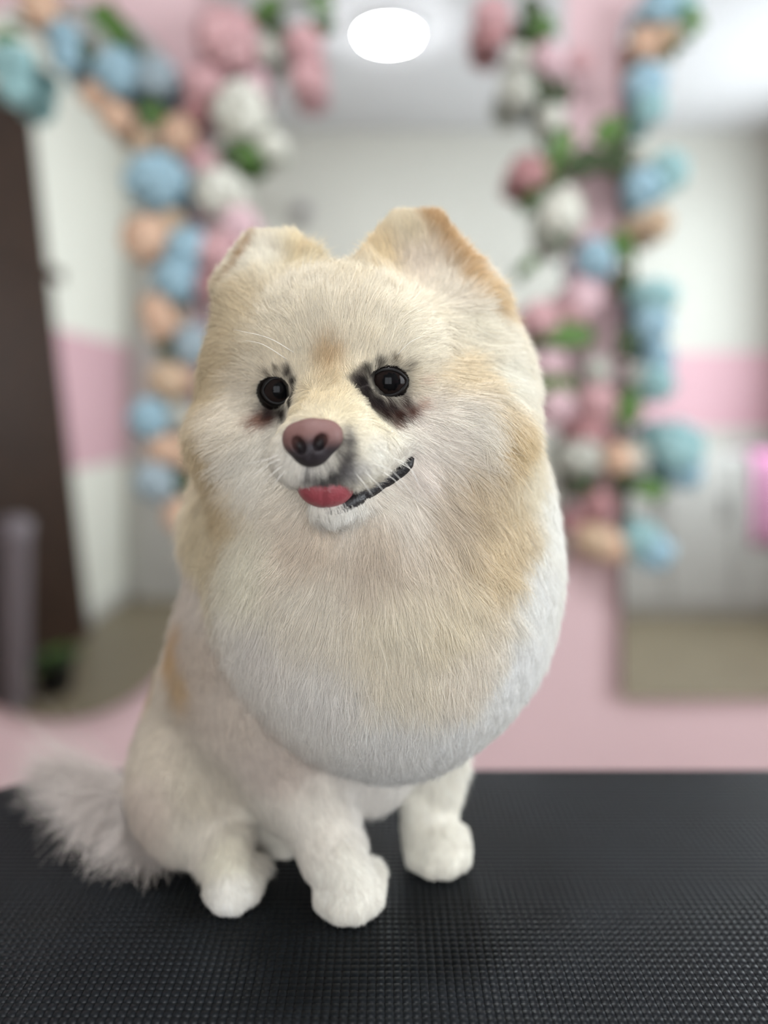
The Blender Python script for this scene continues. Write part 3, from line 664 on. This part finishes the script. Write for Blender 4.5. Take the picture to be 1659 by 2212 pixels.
# ---- direction and length of the coat: px, py, screen direction, length m, lift
GD = [
    (710, 865, .1, -1, .005, .35), (690, 890, -.1, -1, .004, .3), (760, 880, .6, -.5, .005, .3), (800, 950, 1, .25, .006, .25), (770, 985, .8, .6, .006, .3), (860, 950, 1, .3, .009, .3), (830, 1000, .8, .5, .007, .3),
    (610, 950, -.6, .5, .005, .3), (620, 1000, -.3, .9, .006, .3), (655, 1020, -.1, 1, .006, .35), (700, 1030, .1, 1, .006, .4), (745, 1020, .5, .9, .007, .35), (650, 920, -.7, .2, .004, .3),
    (740, 1108, .1, 1, .007, .4), (790, 1090, .5, 1, .008, .35), (840, 1060, .8, .6, .009, .3), (870, 900, 1, .4, .008, .3), (905, 860, 1, .05, .008, .3), (830, 880, .6, .6, .006, .3),
    (750, 950, .9, .3, .003, .35), (746, 985, .8, .6, .0032, .35), (722, 1015, .4, .9, .004, .4),
    (600, 895, -.7, .6, .006, .3), (640, 880, -.2, .6, .004, .3), (560, 880, -1, .4, .009, .3),
    (710, 800, 0, -1, .008, .4), (710, 750, 0, -1, .010, .35), (720, 690, .03, -1, .012, .3), (660, 740, -.5, -.9, .011, .3), (620, 690, -.6, -.8, .013, .3), (570, 740, -.95, -.4, .013, .3), (540, 800, -1, 0, .014, .3), (600, 800, -.4, -.9, .004, .35), (640, 800, 0, -1, .0045, .35), (622, 806, -.1, -1, .0035, .35), (598, 882, -.4, .8, .004, .3), (620, 878, -.3, .9, .003, .3),
    (790, 750, .4, -.9, .011, .3), (840, 700, .6, -.7, .014, .3), (900, 760, 1, -.15, .014, .28), (850, 780, .4, -.9, .007, .35), (785, 792, -.3, -.9, .0035, .35), (775, 822, -.5, -.6, .003, .3), (800, 800, .1, -1, .0035, .35), (838, 868, .4, .9, .0045, .3), (808, 864, .5, .8, .004, .3), (870, 872, .8, .6, .005, .3), (790, 850, .4, .8, .003, .3), (900, 820, 1, .05, .010, .25),
    (750, 600, 0, -1, .013, .35), (690, 620, -.15, -1, .013, .3), (830, 640, .3, -.9, .013, .3), (600, 630, -.5, -.9, .013, .3), (520, 670, -.8, -.5, .014, .3), (480, 720, -1, .1, .016, .3), (460, 850, -.6, .9, .020, .3), (430, 950, -.4, 1, .02, .3),
    (520, 930, -.9, .6, .016, .3), (480, 1030, -.6, 1, .020, .25), (560, 1030, -.7, .9, .016, .25), (450, 1120, -.35, 1, .022, .25), (600, 1080, -.6, 1, .016, .25),
    (980, 720, 1, .05, .016, .25), (1060, 760, .9, .4, .018, .25), (1000, 830, 1, .3, .017, .22), (960, 900, .95, .35, .016, .25), (1050, 900, .7, .7, .02, .22), (920, 980, .8, .6, .014, .25), (960, 1050, .7, .9, .018, .25), (1050, 1050, .5, 1, .022, .22), (1150, 950, .45, 1, .018, .2), (1180, 1080, .25, 1, .016, .22), (880, 1080, .6, 1, .016, .25), (1000, 1150, .45, 1, .022, .22),
    (690, 1150, -.5, 1, .016, .3), (770, 1150, 0, 1, .016, .35), (850, 1150, .35, 1, .018, .3), (620, 1200, -.5, 1, .022, .25), (780, 1230, -.05, 1, .022, .25), (920, 1230, .3, 1, .022, .22), (520, 1230, -.4, 1, .022, .25), (1080, 1250, .3, 1, .018, .2), (1180, 1280, .2, 1, .012, .25),
    (540, 1380, -.25, 1, .020, .22), (680, 1400, -.2, 1, .022, .2), (830, 1420, .05, 1, .022, .2), (980, 1420, .15, 1, .02, .2), (1120, 1420, .2, 1, .012, .25), (700, 1560, -.1, 1, .018, .2), (850, 1580, 0, 1, .018, .2), (1000, 1570, .1, 1, .015, .22), (850, 1670, 0, 1, .015, .25), (960, 1660, .1, 1, .014, .25), (740, 1640, -.1, 1, .014, .22), (720, 1630, -.1, 1, .014, .2), (1080, 1560, .2, 1, .01, .25),
    (430, 1250, -.2, 1, .016, .25), (430, 1420, -.3, 1, .012, .25), (500, 1480, 0, 1, .010, .2), (370, 1450, -.5, 1, .013, .25), (330, 1600, -.3, 1, .011, .25), (300, 1720, -.1, 1, .011, .3), (420, 1650, .1, 1, .010, .25), (430, 1780, .1, 1, .012, .3), (380, 1840, .0, 1, .012, .3), (560, 1600, .2, 1, .009, .2), (640, 1720, .2, 1, .007, .2), (700, 1820, .25, 1, .004, .2), (745, 1920, .2, 1, .0035, .25), (740, 1970, .1, 1, .0035, .25), (930, 1740, 0, 1, .004, .2), (945, 1840, .15, 1, .0035, .25), (480, 1840, .05, 1, .005, .25), (492, 1930, .1, 1, .0035, .25), (590, 1790, .2, 1, .012, .4), (800, 1720, 0, 1, .012, .35),
    (880, 490, -.2, -1, .006, .4), (850, 540, -.4, -.9, .009, .4), (905, 560, -.1, -1, .006, .4), (960, 620, .2, -.9, .008, .3), (965, 500, .5, -.8, .007, .5), (1010, 580, .8, -.4, .010, .5), (1060, 660, .95, -.1, .015, .45), (800, 580, -.3, -1, .012, .45), (1000, 680, .8, -.2, .014, .3),
    (560, 530, -.3, -1, .006, .4), (590, 560, -.2, -1, .008, .35), (520, 560, -.7, -.7, .005, .5), (640, 560, .1, -1, .010, .5), (670, 570, .2, -1, .014, .5), (490, 620, -.9, -.1, .010, .4)]
GP = field_xyz(GD)
def nrm(v): return v / (np.linalg.norm(v, axis=-1, keepdims=True) + 1e-12)
GDIR = nrm(np.array([(a[2], 0, -a[3]) for a in GD])); GL = np.array([a[4] for a in GD]); GLIFT = np.array([a[5] for a in GD])
def waves(X, scale, seed, n=14):
    r = np.random.default_rng(seed); out = np.zeros((len(X), 3))
    for _ in range(n):
        k = r.normal(size=3); k = k / np.linalg.norm(k) * (2 * math.pi / scale) * r.uniform(.6, 1.6)
        out += np.sin(X @ k + r.uniform(0, 6.28))[:, None] * r.normal(size=3)[None]
    return out / math.sqrt(n)
def sample(n, wt):
    p = wt / wt.sum(); f = rng.choice(len(SF), n, p=p)
    u, v = rng.random(n)[:, None], rng.random(n)[:, None]
    q = SF[f]
    bl = lambda A: (A[q[:, 0]] * (1 - u) + A[q[:, 1]] * u) * (1 - v) + (A[q[:, 3]] * (1 - u) + A[q[:, 2]] * u) * v
    return bl(SV), nrm(bl(vn))
def hair_object(name, pts, rad_root, rad_tip, cols, material, parent, nor=None):
    n, m = pts.shape[:2]
    hc = bpy.data.hair_curves.new(name); hc.add_curves([m] * n)
    hc.attributes['position'].data.foreach_set('vector', pts.astype(np.float32).ravel())
    t = np.linspace(0, 1, m)[None]; rr = (np.asarray(rad_root).reshape(-1, 1) * (1 - t ** 1.6) + rad_tip * t ** 1.6) * np.ones((n, 1))
    at = hc.attributes.get('radius') or hc.attributes.new('radius', 'FLOAT', 'POINT'); at.data.foreach_set('value', rr.astype(np.float32).ravel())
    ca = hc.attributes.new('coat', 'FLOAT_COLOR', 'CURVE'); ca.data.foreach_set('color', np.concatenate([cols, np.ones((n, 1))], 1).astype(np.float32).ravel())
    if nor is None: nor = np.tile([0, -.5, .85], (n, 1))
    na = hc.attributes.new('skin_normal', 'FLOAT_VECTOR', 'CURVE'); na.data.foreach_set('vector', nor.astype(np.float32).ravel())
    hc.materials.append(material)
    o = bpy.data.objects.new(name, hc); C.objects.link(o); o.parent = parent; o['kind'] = 'stuff'
    return o
def fur_mat():
    m = bpy.data.materials.new('dog_hair'); m.use_nodes = True; nt = m.node_tree
    for n in list(nt.nodes): nt.nodes.remove(n)
    out = nt.nodes.new('ShaderNodeOutputMaterial')
    a = nt.nodes.new('ShaderNodeAttribute'); a.attribute_name = 'coat'
    nr = nt.nodes.new('ShaderNodeAttribute'); nr.attribute_name = 'skin_normal'
    d = nt.nodes.new('ShaderNodeBsdfDiffuse')
    nt.links.new(a.outputs['Color'], d.inputs['Color']); nt.links.new(nr.outputs['Vector'], d.inputs['Normal'])
    d2 = nt.nodes.new('ShaderNodeBsdfDiffuse'); nt.links.new(a.outputs['Color'], d2.inputs['Color'])
    mx = nt.nodes.new('ShaderNodeMixShader'); mx.inputs[0].default_value = 0.60
    nt.links.new(d.outputs[0], mx.inputs[1]); nt.links.new(d2.outputs[0], mx.inputs[2]); nt.links.new(mx.outputs[0], out.inputs[0])
    return m
M_hair = fur_mat()
NOSE_C = P(677, 952, 0.308)
MOUTH = np.array([P(x, y, 0.333) for x, y in ((650, 1058), (680, 1065), (710, 1068), (740, 1062), (765, 1050))] + [hit(x, y) for x, y in ((800, 1048), (830, 1032), (860, 1015), (885, 992))])
def groom(n, wt):
    R, N = sample(n, wt)
    keep = np.ones(len(R), bool)
    for e, sx, sz in ((EYE_R, 0.0084, 0.0061), (EYE_L, 0.0068, 0.0060)):
        q = (R - e); keep &= ((q[:, 0] / sx) ** 2 + (q[:, 2] / sz) ** 2 + (np.maximum(q[:, 1], 0) / .02) ** 2) > 1
    q = R - NOSE_C; keep &= ((q[:, 0] / 0.0102) ** 2 + (q[:, 2] / 0.0095) ** 2 + (q[:, 1] / 0.02) ** 2) > 1
    keep &= R[:, 2] > TABZ + 0.001
    md = np.min(((R[:, None] - MOUTH[None]) ** 2).sum(2), 1); keep &= md > 0.0026 ** 2
    R, N = R[keep], N[keep]; n = len(R)
    T = np.zeros((n, 3)); L = np.zeros(n); lift = np.zeros(n)
    for s in range(0, n, 30000):
        x = R[s:s + 30000]; d2 = ((x[:, None] - GP[None]) ** 2).sum(2); w = 1 / (d2 + 0.006 ** 2) ** 2.5; w /= w.sum(1)[:, None]
        T[s:s + 30000] = w @ GDIR; L[s:s + 30000] = w @ GL; lift[s:s + 30000] = w @ GLIFT
    T = nrm(T) + 0.18 * waves(R, 0.016, 3) + 0.11 * waves(R, 0.004, 4) + 0.11 * rng.normal(size=(n, 3))
    T = nrm(T - N * (T * N).sum(1, keepdims=True))
    L = L * rng.uniform(0.65, 1.15, n); lift = lift * rng.uniform(0.5, 1.4, n)
    col = coat_colour(R) * (1 + 0.04 * waves(R, 0.009, 5)[:, :1]) * rng.uniform(0.74, 1.14, (n, 1))
    col = np.clip(col, 0.005, 0.97)
    m = 5; t = np.linspace(0, 1, m)[None, :, None]
    bend = waves(R, 0.006, 9) * 0.10 + rng.normal(size=(n, 3)) * 0.05
    pts = R[:, None] + L[:, None, None] * (T[:, None] * t + N[:, None] * lift[:, None, None] * (t - 0.62 * t * t) * 1.5 + bend[:, None] * t * t)
    pts[:, :, 2] = np.maximum(pts[:, :, 2], TABZ + 0.0006)
    keep = np.ones(n, bool)
    for e, sx, sz in ((EYE_R, 0.0082, 0.0058), (EYE_L, 0.0066, 0.0057)):
        for k in range(2, m):
            q = pts[:, k] * (e[1] / pts[:, k, 1:2]) * [1, 1, 0] + [0, 0, 1] * (CAMZ + (pts[:, k, 2:3] - CAMZ) * (e[1] / pts[:, k, 1:2])) - e
            keep &= ~(((q[:, 0] / sx) ** 2 + (q[:, 2] / sz) ** 2 < 1) & (pts[:, k, 1] < e[1] + .004))
    return R[keep], L[keep], pts[keep], col[keep], N[keep]
# density: most where the camera sees it
fc = SV[SF].mean(1); fN = nrm(fn); vd = nrm(CAMP - fc); facing = (fN * vd).sum(1)
dens = np.where(facing > -0.1, 1.0, np.where(facing > -0.5, 0.35, 0.15))
ppx = CX + fc[:, 0] / fc[:, 1] * F_PX; ppy = HOR - (fc[:, 2] - CAMZ) / fc[:, 1] * F_PX
near = (0.36 / fc[:, 1]) ** 2
face_w = np.exp(-(((ppx - 720) / 170) ** 2 + ((ppy - 930) / 190) ** 2)) * 2.6
wt = area * dens * (near + face_w)
NH = 620000
R, L, pts, col, NN = groom(NH, wt)
rx = CX + R[:, 0] / R[:, 1] * F_PX; ry = HOR - (R[:, 2] - CAMZ) / R[:, 1] * F_PX
isleg = (R[:, 2] < TABZ + 0.055) & (R[:, 1] < 0.455) & (rx > 425)
isbody = (~isleg) & ((R[:, 1] > 0.455) | ((ry > 1330) & (rx < 470 + 0.62 * (ry - 1340))) | (R[:, 2] < TABZ + 0.07))
ishead = (~isleg) & (~isbody) & (ry < 1105 + 0.0 * rx)
ismane = ~(isleg | isbody | ishead)
radr = 0.00006 + 0.00003 * np.clip((L - .004) / .015, 0, 1)
for nm, msk in (('head_fur', ishead), ('mane_fur', ismane), ('body_fur', isbody), ('leg_fur', isleg)):
    hair_object(nm, pts[msk], radr[msk], 0.00002, col[msk], M_hair, dog, NN[msk])

# ---- tail plume spread on the table
n = 5000
ts = rng.random(n)
tipc = spline([onTable(45, 1685), onTable(60, 1725), onTable(110, 1790), onTable(170, 1850), onTable(240, 1895), onTable(330, 1900), onTable(400, 1865)], 60)
ti = rng.beta(1.0, 1.1, n) * 59; tips = tipc[ti.astype(int)] + rng.normal(size=(n, 3)) * [.006, .006, 0]
tips[:, 2] = TABZ + rng.gamma(1.3, 0.006, n) * (1.6 - ti / 59)
base = P(325, 1725, .478) * (1 - ts[:, None] * .9) + P(200, 1735, .497) * ts[:, None] * .9
base = np.where((ti / 59 > .6)[:, None], P(345, 1765, .462) + rng.normal(size=(n, 3)) * .006, base + rng.normal(size=(n, 3)) * .005)
base[:, 2] = np.maximum(base[:, 2], TABZ + .004)
mid = base * .5 + tips * .5 + rng.normal(size=(n, 3)) * .004; mid[:, 2] = np.maximum(mid[:, 2] + .010 * (1 - ti / 59), TABZ + .001)
frac = rng.uniform(.55, 1.08, n)[:, None]
tt = np.linspace(0, 1, 7)[None, :, None] * frac[:, None]
pp = base[:, None] * (1 - tt) ** 2 + 2 * mid[:, None] * tt * (1 - tt) + tips[:, None] * tt ** 2
pp[:, :, 2] = np.maximum(pp[:, :, 2], TABZ + .0008)
tcol = np.tile(lin((214, 205, 198)), (n, 1)) * rng.uniform(.8, 1.05, (n, 1))
tl = hair_object('tail_fur', pp, np.full(n, .00010), .00004, np.clip(tcol, 0, .97), M_hair, dog)

# ---- eyes
def uv_ball(c, r, nu=64, nv=40):
    vs, fs = [], []
    for i in range(nv + 1):
        th = math.pi * i / nv
        for k in range(nu):
            ph = 2 * math.pi * k / nu
            vs.append(np.array([math.sin(th) * math.cos(ph), -math.cos(th), math.sin(th) * math.sin(ph)]))
    for i in range(nv):
        for k in range(nu): fs.append((i * nu + k, i * nu + (k + 1) % nu, (i + 1) * nu + (k + 1) % nu, (i + 1) * nu + k))
    return np.array(vs), fs
M_eye = attr_mat('eye', 'coat', 0.04, 0.09)
M_lid = mat('black_eyelid', (16, 13, 13), 0.5, 0.2)
def make_eye(c, gaze, hw, hh, tilt, inner):
    vs, fs = uv_ball(c, ER)
    me = mesh_from('eye', c + vs * ER, fs)
    g = nrm(np.array(gaze, float)); ang = np.degrees(np.arccos(np.clip(vs @ g, -1, 1)))
    col = np.where(ang[:, None] < 24, lin((7, 7, 9)), np.where(ang[:, None] < 50, lin((29, 22, 20)), np.where(ang[:, None] < 56, lin((16, 12, 12)), lin((92, 78, 74)))))
    _d = nrm(CAMP - c); _r = nrm(np.cross(-_d, [0, 0, 1])); _u = nrm(np.cross(_r, -_d)); _a = vs @ _r * ER; _b = vs @ _u * ER
    _x = _a * math.cos(tilt) + _b * math.sin(tilt); _y = -_a * math.sin(tilt) + _b * math.cos(tilt)
    col = np.where((((_x / hw) ** 2 + (_y / hh) ** 2) > 1)[:, None], lin((14, 11, 11)), col)
    set_col(me, col)
    e = link_mesh('eye', me, M_eye, dog)
    # almond shaped black lid margin lying on the ball
    ring = []
    d0 = nrm(CAMP - c); rx_ = nrm(np.cross([0, 0, 1], -d0)); rx_ = nrm(np.cross(-d0, [0, 0, 1])); up = nrm(np.cross(rx_, -d0))
    for k in range(48):
        a = 2 * math.pi * k / 48; x = math.cos(a); y = math.sin(a)
        yy = y * hh * (1 - 0.28 * (abs(x) ** 3)); xx = x * hw
        if x * inner > 0.6: xx += inner * 0.0020 * (abs(x) - .6) / .4; yy -= 0.0012 * (abs(x) - .6) / .4
        xr = xx * math.cos(tilt) - yy * math.sin(tilt); yr = xx * math.sin(tilt) + yy * math.cos(tilt)
        q = rx_ * xr + up * yr; rr = math.sqrt(max(ER ** 2 * 1.01 - xr * xr - yr * yr, 1e-6))
        ring.append(c + q + d0 * rr)
    ring = np.array(ring + ring[:2])
    vs2, fs2 = tube(ring, 0.0008, 8, cap=False)
    link_mesh('eyelid', mesh_from('eyelid', vs2, fs2), M_lid, e)
    return e
make_eye(EYE_R, CAMP - EYE_R + np.array([.05, 0, .01]), 0.0082, 0.0056, 0.06, -1)
make_eye(EYE_L, CAMP - EYE_L + np.array([.07, 0, .005]), 0.0063, 0.0057, 0.02, 1)

# ---- nose
def local_sdf_mesh(fun, c, half, res):
    global gX, gY, gZ
    l = np.asarray(c) - half; k = int(math.ceil(2 * half / res)) + 1
    gx = (l[0] + res * np.arange(k))[:, None, None]; gy = (l[1] + res * np.arange(k))[None, :, None]; gz = (l[2] + res * np.arange(k))[None, None, :]
    sv = (gX, gY, gZ); gX, gY, gZ = gx, gy, gz
    d = fun(); gX, gY, gZ = sv
    v, f = surface_nets(np.broadcast_to(d, (k, k, k)), l, res)
    return v, f
def nose_fun():
    d = ell(676, 942, 0.3115, 0.0100, 0.0075, 0.0072)
    d = smin(d, ell(672, 975, 0.3115, 0.0072, 0.0068, 0.0062), 0.006)
    d = smin(d, ell(634, 948, 0.3125, 0.0044, 0.0055, 0.0055), 0.003)
    d = smin(d, ell(712, 942, 0.3115, 0.0052, 0.0058, 0.0058), 0.003)
    d = smax(d, -ell(645, 962, 0.3055, 0.0026, 0.0042, 0.0036, roll=0.6), 0.0014)
    d = smax(d, -ell(690, 956, 0.3045, 0.0026, 0.0044, 0.0036, roll=-0.6), 0.0014)
    d = smax(d, -cone(P(672, 960, 0.3035), 0.0006, P(670, 1012, 0.3055), 0.0009), 0.0014)
    return d
nv_, nf_ = local_sdf_mesh(nose_fun, P(675, 955, 0.311), 0.0165, 0.00045)
for _ in range(2):
    i_ = np.concatenate([nf_[:, k] for k in range(4)]); j_ = np.concatenate([nf_[:, (k + 1) % 4] for k in range(4)])
    ac = np.zeros_like(nv_); cn = np.zeros(len(nv_)); np.add.at(ac, i_, nv_[j_]); np.add.at(cn, i_, 1); np.add.at(ac, j_, nv_[i_]); np.add.at(cn, j_, 1); nv_ = nv_ * .5 + .5 * ac / cn[:, None]
npx = CX + nv_[:, 0] / nv_[:, 1] * F_PX; npy = HOR - (nv_[:, 2] - CAMZ) / nv_[:, 1] * F_PX
tdark = np.clip((npy - 932 + 0.10 * (npx - 676) - 14 * (np.abs(npx - 672) > 28)) / 34, 0, 1); tdark = tdark * tdark * (3 - 2 * tdark)
ncol = lin((114, 82, 78)) * (1 - tdark[:, None]) + lin((44, 38, 42)) * tdark[:, None]
for cx_, cy_ in ((645, 962), (690, 956)):
    h_ = np.exp(-(((npx - cx_) / 13) ** 2 + ((npy - cy_) / 17) ** 2) * 1.2)[:, None] * (nv_[:, 1] > 0.306)[:, None]
    ncol = ncol * (1 - .85 * h_) + lin((14, 10, 11)) * .85 * h_
me = mesh_from('nose', nv_, nf_); set_col(me, ncol)
no = link_mesh('nose', me, attr_mat('nose_leather', 'coat', 0.52, 0.35, bump=(2200, 0.35)), dog)
no['label'] = 'pink brown nose, black towards its lower edge'

# ---- tongue, lips, mouth
M_tongue = mat('tongue', (142, 66, 73), 0.38, 0.5, noise=(300, 0.1), bump=(900, 0.25))
M_lip = mat('black_lip', (26, 23, 25), 0.4, 0.4, bump=(900, 0.25))
def tongue_fun():
    d = ell(704, 1048, 0.3252, 0.0120, 0.0088, 0.0094)
    d = smin(d, ell(722, 1028, 0.3330, 0.0110, 0.0100, 0.0070), 0.004)
    return smax(d, -cone(P(701, 1052, 0.3158), 0.0003, P(697, 1098, 0.3190), 0.0006), 0.0018)
tv, tf = local_sdf_mesh(tongue_fun, P(704, 1049, 0.324), 0.0135, 0.0005)
link_mesh('tongue', mesh_from('tongue', tv, tf), M_tongue, dog)
lp = spline([P(676, 1090, 0.337), P(704, 1104, 0.3265), P(735, 1097, 0.326), P(768, 1078, 0.331), P(795, 1058, 0.336), P(820, 1042, 0.3415), P(850, 1026, 0.347), P(876, 1008, 0.353), P(892, 988, 0.359)], 40)
lr = np.interp(np.linspace(0, 1, 40), [0, .15, .4, .55, .75, .92, 1], [.0012, .0018, .0038, .0040, .0034, .0026, .0008])
hs = [hit(CX + p[0] / p[1] * F_PX, HOR - (p[2] - CAMZ) / p[1] * F_PX) for p in lp]
_hy = np.array([h[1] for h in hs]); _hy = np.convolve(np.pad(_hy, 6, mode='edge'), np.ones(13) / 13, 'valid')
hs = [np.array([h[0] / h[1] * y, y, CAMZ + (h[2] - CAMZ) / h[1] * y]) for h, y in zip(hs, _hy)]
for i in range(16, 40): lp[i, 1] = hs[i][1] + lr[i] * 0.25; 
lp[16:, 0] = [(q[0] / q[1]) * l[1] for q, l in zip(hs[16:], lp[16:])]; lp[16:, 2] = [CAMZ + ((q[2] - CAMZ) / q[1]) * l[1] for q, l in zip(hs[16:], lp[16:])]
vs, fs = tube(lp, lr, 12); link_mesh('lip', mesh_from('lip', vs, fs), M_lip, dog)
# inside of the mouth
vs, fs = uv_ball(None, 1, 20, 12)
mc = P(722, 1060, 0.341); link_mesh('mouth_lining', mesh_from('mouth_lining', mc + vs * np.array([.0150, .010, .0062]), fs), mat('mouth_lining', (52, 24, 28), 0.5), dog)
# whiskers and brow hairs
M_wh = mat('whisker', (240, 236, 228), 0.4, 0.4)
for a in (((800, 1000), (850, 1020), (905, 1085)), ((835, 985), (880, 1005), (912, 1060)), ((780, 1012), (815, 1045), (840, 1075)), ((815, 1012), (850, 1035), (872, 1058)), ((765, 1018), (790, 1050), (806, 1072)), ((845, 992), (885, 1012), (902, 1035)),
          ((612, 990), (585, 1000), (545, 1030)), ((615, 1003), (590, 1022), (560, 1055)), ((622, 1012), (600, 1035), (585, 1062)), ((605, 980), (580, 992), (530, 1003)), ((640, 765), (580, 730), (505, 712)), ((625, 780), (570, 745), (530, 735)), ((850, 775), (885, 740), (915, 725))):
    h0 = hit(*a[0]); h1 = P(*a[1], h0[1] - .004); h2 = P(*a[2], h0[1] - .002)
    vs, fs = tube(spline([h0, h1, h2], 9), np.linspace(.00016, .00005, 9), 5); link_mesh('whisker', mesh_from('whisker', vs, fs), M_wh, dog)
